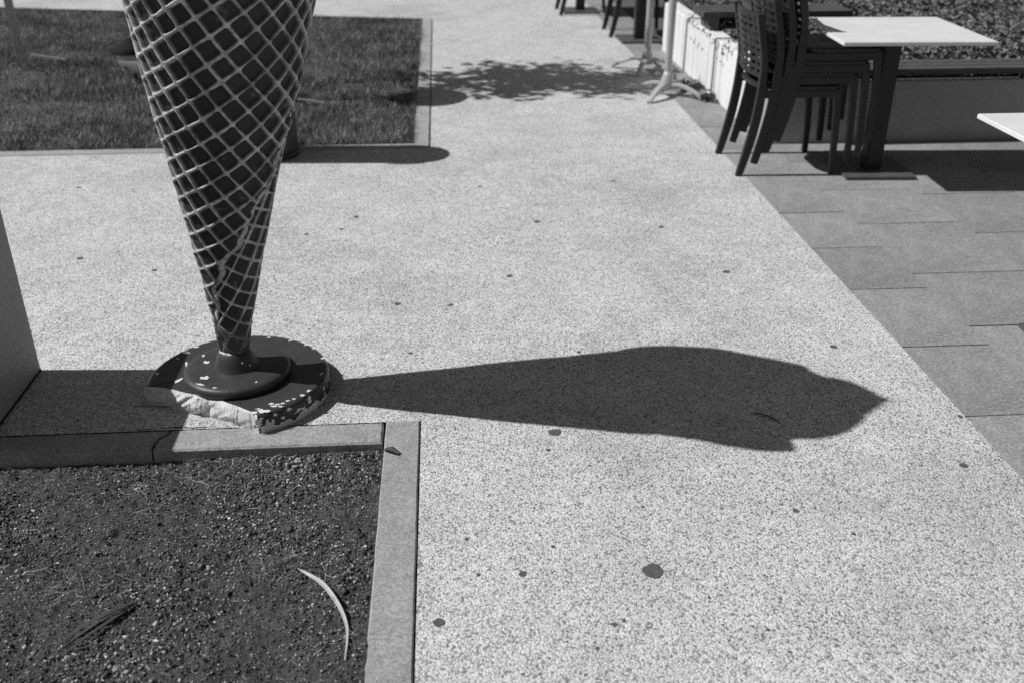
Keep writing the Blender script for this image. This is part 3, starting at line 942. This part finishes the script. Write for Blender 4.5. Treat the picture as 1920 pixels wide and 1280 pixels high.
lathe('rim_disc', [(.20, 0), (.264, .0), (.266, .012), (.20, .014)], M['cream'], statue, 64, (0.088 * 1.315 + .0, 0, 1.30))

# ------------------------------------------------------------------ cabinet at the left edge
cab = tag(empty('cabinet', (-1.394, 2.76, 0)), 'plain grey box cabinet at the left edge beside the broken statue base', 'cabinet')
box('body', (-0.62, -0.255, 0.0), (0.0, 0.249, 0.600), M['box_paint'], cab, bevel=0.004)
box('lid', (-0.63, -0.262, 0.601), (0.006, 0.256, 0.640), M['box_paint'], cab, bevel=0.006)
box('plinth_strip', (-0.615, -0.250, -0.002), (0.0035, 0.244, 0.008), M['dark_plastic'], cab)

# ------------------------------------------------------------------ litter bin behind the statue
bx_, by_ = -1.01, 5.53
bin_ = tag(empty('litter_bin', (bx_, by_, 0)), 'tall dark cylindrical litter bin standing behind the statue', 'bin')
lathe('base', [(.150, 0), (.176, .004), (.178, .03), (.150, .032)], M['bin'], bin_, 48)
lathe('drum', [(.150, .03), (.170, .035), (.172, .05), (.172, .86), (.150, .865)], M['bin'], bin_, 48)
lathe('hood', [(.172, .861), (.180, .87), (.180, .93), (.165, .985), (.11, 1.02), (.02, 1.03)], M['bin'], bin_, 48)
bm = bmesh.new()
add_sweep(bm, [(-.08, -.178, .895), (0, -.184, .895), (.08, -.178, .895)], rrect(.05, .012), Vector((0, 0, 1)))
bm_obj('slot', bm, M['dark_plastic'], bin_)

# ------------------------------------------------------------------ round-topped standing table behind the statue (its oval shadow shows)
hx = tag(empty('standing_table', (-1.10, 6.93, 0)), 'round high standing table behind the statue, its oval shadow on the pavement', 'table')
lathe('table_top', [(.20, 1.10), (.272, 1.103), (.275, 1.115), (.272, 1.128), (.20, 1.13)], M['table_metal'], hx, 56)
lathe('post', [(.028, .02), (.028, 1.099)], M['table_metal'], hx, 20)
lathe('foot', [(.16, -.016), (.165, .004), (.10, .016), (.035, .03), (.02, .032)], M['table_metal'], hx, 40)

# ------------------------------------------------------------------ garden lantern on the lawn, partly hidden by the cone
lan = tag(empty('garden_lantern', (-2.30, 7.60, 0)), 'glass garden lantern with dark pointed cap on the lawn left of the cone', 'lantern')
lathe('spike', [(.006, -.08), (.012, .02), (.012, .045)], M['dark_plastic'], lan, 12)
lathe('glass_bowl', [(.02, .046), (.062, .058), (.100, .095), (.115, .14), (.112, .185), (.100, .20)], M['glass'], lan, 36)
lathe('glint_core', [(.012, .0), (.026, .010), (.028, .04), (.012, .05)], M['cream'], lan, 20, (-.045, -.055, .068))  # pale core added to paint the glint inside the glass
lathe('cap', [(.105, .198), (.155, .201), (.158, .208), (.09, .255), (.02, .30), (.004, .304)], M['cap'], lan, 36)

# pale stake and a stick in the grass, far left
stake = tag(box('wooden_stake', (-.028, -.02, -.05), (.028, .02, 1.0), M['pole'], bevel=0.004), 'pale wooden stake standing in the lawn at the far left', 'stake')
stake.location = (-3.36, 8.22, 0)
bm = bmesh.new()
add_sweep(bm, [(-.20, .13, .012), (-.05, .02, .016), (.16, -.10, .012)], rrect(.018, .010), Vector((0, 1, 0)))
st = bm_obj('fallen_stick', bm, M['pale_wood'])
st.location = (-3.20, 8.40, .006)
tag(st, 'pale stick lying in the grass beside the wooden stake', 'stick')
bm = bmesh.new()
add_sweep(bm, [(-.09, .05, .02), (0, 0, .024), (.10, -.06, .018)], rrect(.018, .008), Vector((0, 1, 0)))
st = bm_obj('dry_stalk', bm, M['pale_wood'])
st.location = (-0.905, 6.72, .004)
tag(st, 'pale dry stalk in the grass just right of the cone', 'stalk')

# ------------------------------------------------------------------ chairs
def make_chair(full=True):
    root = empty('stacking_chair')
    W = 0.418
    rl = [(0.0, 0.0), (.030, .125), (.057, .264), (.072, .401), (.074, .499), (.072, .60), (.047, .724), (.024, .83)]
    fl = [(.505, 0.0), (.500, .15), (.490, .30), (.478, .42), (.470, .455)]
    for yy in (0.0, W):
        bm = bmesh.new()
        pts = [p + Vector((0, yy, 0)) for p in spline([(a, 0, b) for a, b in rl], 22)]
        prof = [rrect(.026, .036 + .012 * math.sin(min(1, i / 14) * math.pi)) for i in range(23)]
        add_sweep(bm, pts, prof)
        bm_obj('rear_leg', bm, M['chair'], root, smooth=False)
        bm = bmesh.new()
        pts = [p + Vector((0, yy, 0)) for p in spline([(a, 0, b) for a, b in fl], 10)]
        add_sweep(bm, pts, [rrect(.028, .030 + .010 * i / 10) for i in range(11)])
        bm_obj('front_leg', bm, M['chair'], root)
    for yy in (0.0, W):
        box('side_rail', (.07, yy - .012, .412), (.476, yy + .012, .452), M['chair'], root, bevel=.004)
    box('front_rail', (.452, .0, .415), (.476, W, .452), M['chair'], root, bevel=.004)
    bm = bmesh.new()                                     # seat: rounded at the back, slightly at the front
    ol = []
    for cx_, cy_, rr_, a0_ in ((.495 - .04, W + .012 - .04, .04, 0), (.055 + .15, W + .012 - .15, .15, 90), (.055 + .15, -.012 + .15, .15, 180), (.495 - .04, -.012 + .04, .04, 270)):
        for q in range(7):
            a_ = R(a0_ + 15 * q)
            ol.append((cx_ + rr_ * math.cos(a_), cy_ + rr_ * math.sin(a_)))
    up_ = [bm.verts.new((x_, y_, .470)) for x_, y_ in ol]
    mid_ = [bm.verts.new(((x_ - .27) * .93 + .27, (y_ - W / 2) * .93 + W / 2, .474)) for x_, y_ in ol]
    lo_ = [bm.verts.new((x_, y_, .4535)) for x_, y_ in ol]
    cc_ = bm.verts.new((.27, W / 2, .464))
    for i in range(len(ol)):
        j = (i + 1) % len(ol)
        bm.faces.new((lo_[i], lo_[j], up_[j], up_[i])); bm.faces.new((up_[i], up_[j], mid_[j], mid_[i])); bm.faces.new((mid_[i], mid_[j], cc_))
    bm.faces.new(lo_[::-1])
    bm_obj('seat', bm, M['chair'], root)
    # back: top rail, bottom rail, woven straps between the uprights
    def bxz(z):
        return float(np.interp(z, [b for a, b in rl], [a for a, b in rl]))
    for z0, z1 in ((.795, .827), (.510, .536)):
        bm = bmesh.new()
        add_sweep(bm, [(bxz(z0) - .0, 0, (z0 + z1) / 2), (bxz(z0) - .03, W * .5, (z0 + z1) / 2), (bxz(z0), W, (z0 + z1) / 2)], rrect(z1 - z0, .020), Vector((0, 0, 1)))
        bm_obj('back_rail', bm, M['chair'], root)
    for q in range(5):
        yy = W * (q + 1) / 6
        sag = -.03 * (1 - ((yy / W) * 2 - 1) ** 2)
        bm = bmesh.new()
        add_sweep(bm, [(bxz(z) + sag, yy, z) for z in (.52, .59, .66, .73, .81)], rrect(.030, .006))
        bm_obj('back_strap', bm, M['chair'], root)
    for q in range(7):
        z = .560 + q * .036
        bm = bmesh.new()
        add_sweep(bm, [(bxz(z) - .008, 0, z), (bxz(z) - .038, W * .5, z), (bxz(z) - .008, W, z)], rrect(.020, .006), Vector((0, 0, 1)))
        bm_obj('back_strap', bm, M['chair'], root)
    return root
proto = make_chair()
CH = [(1.558, 4.956, 0.0), (1.634, 4.956, .067), (1.689, 4.957, .125), (1.741, 4.955, .187)]
CL = ['dark stacking chair at the bottom of the stack, standing on the slabs', 'dark stacking chair second from the bottom of the stack',
      'dark stacking chair third from the bottom of the stack', 'dark stacking chair on top of the stack beside the white table']
for i, p in enumerate(CH):
    o = proto if i == 0 else copy_tree(proto)
    o.location = p
    tag(o, CL[i], 'chair', 'dark stacking chairs')
# far chairs by the far tables
FC = [((1.53, 9.08, 0), 'dark chair at the nearer far table, only its legs in view'), ((1.22, 10.35, 0), 'dark chair at the farthest table by the top edge, only legs in view')]
for p, lb in FC:
    o = copy_tree(proto)
    o.location = p
    tag(o, lb, 'chair', 'dark stacking chairs')

# ------------------------------------------------------------------ tables
def make_table():
    root = empty('cafe_table')
    box('table_top', (-.372, -.372, .724), (.372, .372, .742), M['table_top'], root, bevel=.003)
    box('top_frame', (-.20, -.20, .700), (.20, .20, .7235), M['table_metal'], root, bevel=.003)
    box('post', (-.045, -.045, .018), (.045, .045, .6995), M['table_metal'], root, bevel=.006)
    box('base_plate', (-.188, -.188, .003), (.188, .188, .018), M['plate_metal'], root, bevel=.003)
    return root
tp_ = make_table()
TB = [((2.300, 5.010, 0), R(-3), 'white square cafe table with dark post beside the stacked chairs'), ((2.246, 2.932, 0), 0.0, 'white square cafe table cut off by the right edge'),
      ((1.76, 8.93, 0), 0.02, 'far cafe table on dark post and plate behind the parasol posts'), ((1.45, 10.60, 0), 0.0, 'farthest cafe table at the top edge, its plate in view')]
for i, (p, rz, lb) in enumerate(TB):
    o = tp_ if i == 0 else copy_tree(tp_)
    o.location = p
    o.rotation_euler = (0, 0, rz)
    if i == 1:
        for ch in o.children:
            if ch.name.startswith('base_plate'): ch.scale = (.86, .86, 1)
    tag(o, lb, 'table', 'square cafe tables')

# ------------------------------------------------------------------ parasol stands
def make_stand():
    root = empty('parasol_stand')
    lathe('pole', [(.024, .05), (.026, .06), (.026, 2.3), (.02, 2.31)], M['pole'], root, 20)
    lathe('collar', [(.02, .045), (.044, .05), (.046, .10), (.034, .14), (.0262, .17)], M['pole'], root, 24)
    for q in range(4):
        a = R(45 + 90 * q)
        ca, sa = math.cos(a), math.sin(a)
        pts = [(ca * r_, sa * r_, z) for r_, z in ((.03, .075), (.08, .085), (.15, .070), (.22, .042), (.265, .016), (.28, .008))]
        bm = bmesh.new()
        add_sweep(bm, spline(pts, 12), [rrect(.046 - .018 * i / 12, .020) for i in range(13)], Vector((-sa, ca, 0)))
        bm_obj('foot', bm, M['pole'], root)
    return root
ps_ = make_stand()
for i, (p, rz, lb) in enumerate([((1.560, 6.80, 0), R(8), 'nearer pale metal parasol post with four curved feet'), ((1.585, 7.66, 0), R(20), 'farther pale metal parasol post with four curved feet')]):
    o = ps_ if i == 0 else copy_tree(ps_)
    o.location = p
    o.rotation_euler = (0, 0, rz)
    tag(o, lb, 'parasol stand', 'parasol stands')

# ------------------------------------------------------------------ small tree on the lawn: trunk hidden by the cone, leafy shadow on the pavement
tree = tag(empty('young_tree', (-1.46, 7.50, 0)), 'young tree behind the cone, its leafy shadow lying on the pavement', 'tree')
bm = bmesh.new()
add_sweep(bm, spline([(0, 0, -.05), (.01, .0, .7), (-.01, .02, 1.5), (.03, 0, 2.3), (.02, .0, 3.0)], 16), [circ(.030 - .0014 * i, 8) for i in range(17)])
bm_obj('trunk', bm, M['bark'], tree)
tips = []
rt = random.Random(5)
for q in range(20):
    z0 = 1.62 + 1.45 * q / 19
    a = q * 2.4 + rt.uniform(-.3, .3)
    L = .52 * math.sin(math.pi * (0.22 + .70 * q / 19)) + .06
    e = (L * math.cos(a), L * math.sin(a), z0 + .22 + rt.uniform(-.05, .1))
    bm = bmesh.new()
    add_sweep(bm, [(0.01, 0.01, z0), (e[0] * .5, e[1] * .5, z0 + .07), e], [circ(.009 - .003 * i, 6) for i in range(3)], Vector((-math.sin(a), math.cos(a), 0)))
    bm_obj('branch', bm, M['bark'], tree)
    for t in (0.45, .7, 0.95):
        tips.append((e[0] * t, e[1] * t, z0 + .07 * 2 * t * .5 + (e[2] - z0) * t * .8))
tips = np.array(tips)
n = 2300
pc = tips[rng.integers(0, len(tips), n)] + rng.normal(0, .10, (n, 3))
nr = rng.normal(0, 1, (n, 3)); nr[:, 2] += .5; nr /= np.linalg.norm(nr, axis=1)[:, None]
V, F = leaf_cards(n, pc, nr, rng.uniform(.035, .075, n))
np_mesh('crown', V, F, M['tree_leaf'], tree)

# ------------------------------------------------------------------ leaves and twigs on the ground
def ribbon(name, pts, widths, mat, label, cat, cup=0.3, thick=.0012, loc=(0, 0, 0)):
    P = spline(pts, 24)
    v, f = [], []
    n_ = len(P)
    for i, p in enumerate(P):
        t = (P[min(i + 1, n_ - 1)] - P[max(i - 1, 0)]).normalized()
        s_ = Vector((-t.y, t.x, 0)).normalized()
        w_ = float(np.interp(i / (n_ - 1), np.linspace(0, 1, len(widths)), widths))
        for q in (-1, -.5, 0, .5, 1):
            v.append(p + s_ * w_ * q + Vector((0, 0, cup * w_ * q * q)))
    nb = len(v)
    for i in range(n_ - 1):
        for j in range(4):
            a_ = i * 5 + j
            f.append((a_, a_ + 1, a_ + 6, a_ + 5))
    v2 = [p - Vector((0, 0, thick)) for p in v]
    f2 = [tuple(nb + q for q in fc[::-1]) for fc in f]
    side = []
    for i in range(n_ - 1):
        side.append((i * 5, i * 5 + 5, nb + i * 5 + 5, nb + i * 5)); side.append((i * 5 + 9, i * 5 + 4, nb + i * 5 + 4, nb + i * 5 + 9))
    o = mesh_obj(name, v + v2, f + f2 + side, mat, None, True)
    o.location = loc
    return tag(o, label, cat)
def onsoil(x, y, dz=.008):
    return (x, y, float(soil_h(np.array([x]), np.array([y]))[0]) + dz)
ribbon('dry_leaf', [onsoil(-.400, 1.925, .008), onsoil(-.368, 1.895, .014), onsoil(-.325, 1.845, .018), onsoil(-.285, 1.78, .016), onsoil(-.262, 1.72, .012), onsoil(-.255, 1.66, .008), onsoil(-.255, 1.60, .004)],
       [.0010, .0045, .0062, .0058, .0045, .0032, .0022, .0012], M['dry_leaf'], 'long curved pale dry leaf on the soil near the right kerb', 'leaf', 0.5)
split = tag(empty('split_leaf', (-.80, 1.74, 0)), 'dark straight split leaf lying on the soil at the lower left', 'leaf')
for q, (dx_, dy_, wd_) in enumerate(((0, 0, .006), (.012, -.012, .004), (.028, -.030, .004))):
    pts = [onsoil(-.920 + dx_, 1.715 + dy_ * 1.1, .006), onsoil(-.872 + dx_ * .8, 1.76 + dy_ * .8, .012), onsoil(-.82 + dx_ * .5, 1.80 + dy_ * .5, .014), onsoil(-.765, 1.845, .012)]
    o = ribbon('blade', pts, [.001, wd_, wd_, .002], M['dark_leaf'], None, None, 0.6)
    o.parent = split
    o.location = (.80, -1.74, 0)
o = ribbon('small_leaf', [(-.020, .012, .002), (0, 0, .007), (.024, -.014, .003)], [.005, .011, .006], M['dark_leaf'], 'small dark leaf on the right kerb stone of the soil bed', 'leaf', 0.7, loc=(-.188, 2.415, .005))
bm = bmesh.new()
add_sweep(bm, spline([(-.03, .03, .003), (-.005, .012, .006), (.018, -.008, .005), (.03, -.026, .003)], 10), circ(.0025, 6), Vector((0, 0, 1)))
o = bm_obj('twig', bm, M['dark_leaf'])
o.location = (.968, 2.532, 0.001)
tag(o, 'short dark twig lying inside the cone shadow on the pavement', 'twig')
o = mesh_obj('pebble', [(c_[0] * .008, c_[1] * .008, c_[2] * .005 + .004) for c_ in ico_v], [tuple(q) for q in ico_f], M['chip'])
o.location = (-.066, 2.73, 0)
tag(o, 'single pale pebble at the narrow end of the cone shadow', 'pebble')
# hairy root tuft where the dry leaf starts
root_t = tag(empty('root_tuft', (-.42, 1.94, 0)), 'tuft of wiry roots at the upper end of the dry leaf', 'roots')
rt = random.Random(9)
for q in range(26):
    a = rt.uniform(0, 6.283); L = rt.uniform(.02, .075)
    x0, y0 = rt.gauss(0, .012), rt.gauss(0, .008)
    pts = []
    for j in range(5):
        t = j / 4
        x_ = -.42 + x0 + L * t * math.cos(a + 1.2 * t * rt.choice((-1, 1)) * .5); y_ = 1.94 + y0 + L * .7 * t * math.sin(a + .6 * t)
        zz_ = onsoil(x_, y_, .004 + .012 * math.sin(t * 3.0))[2]
        pts.append((x_ + .42, y_ - 1.94, zz_))
    bm = bmesh.new()
    add_sweep(bm, pts, circ(.0011, 5), Vector((0, 0, 1)))
    bm_obj('root', bm, M['straw'], root_t)
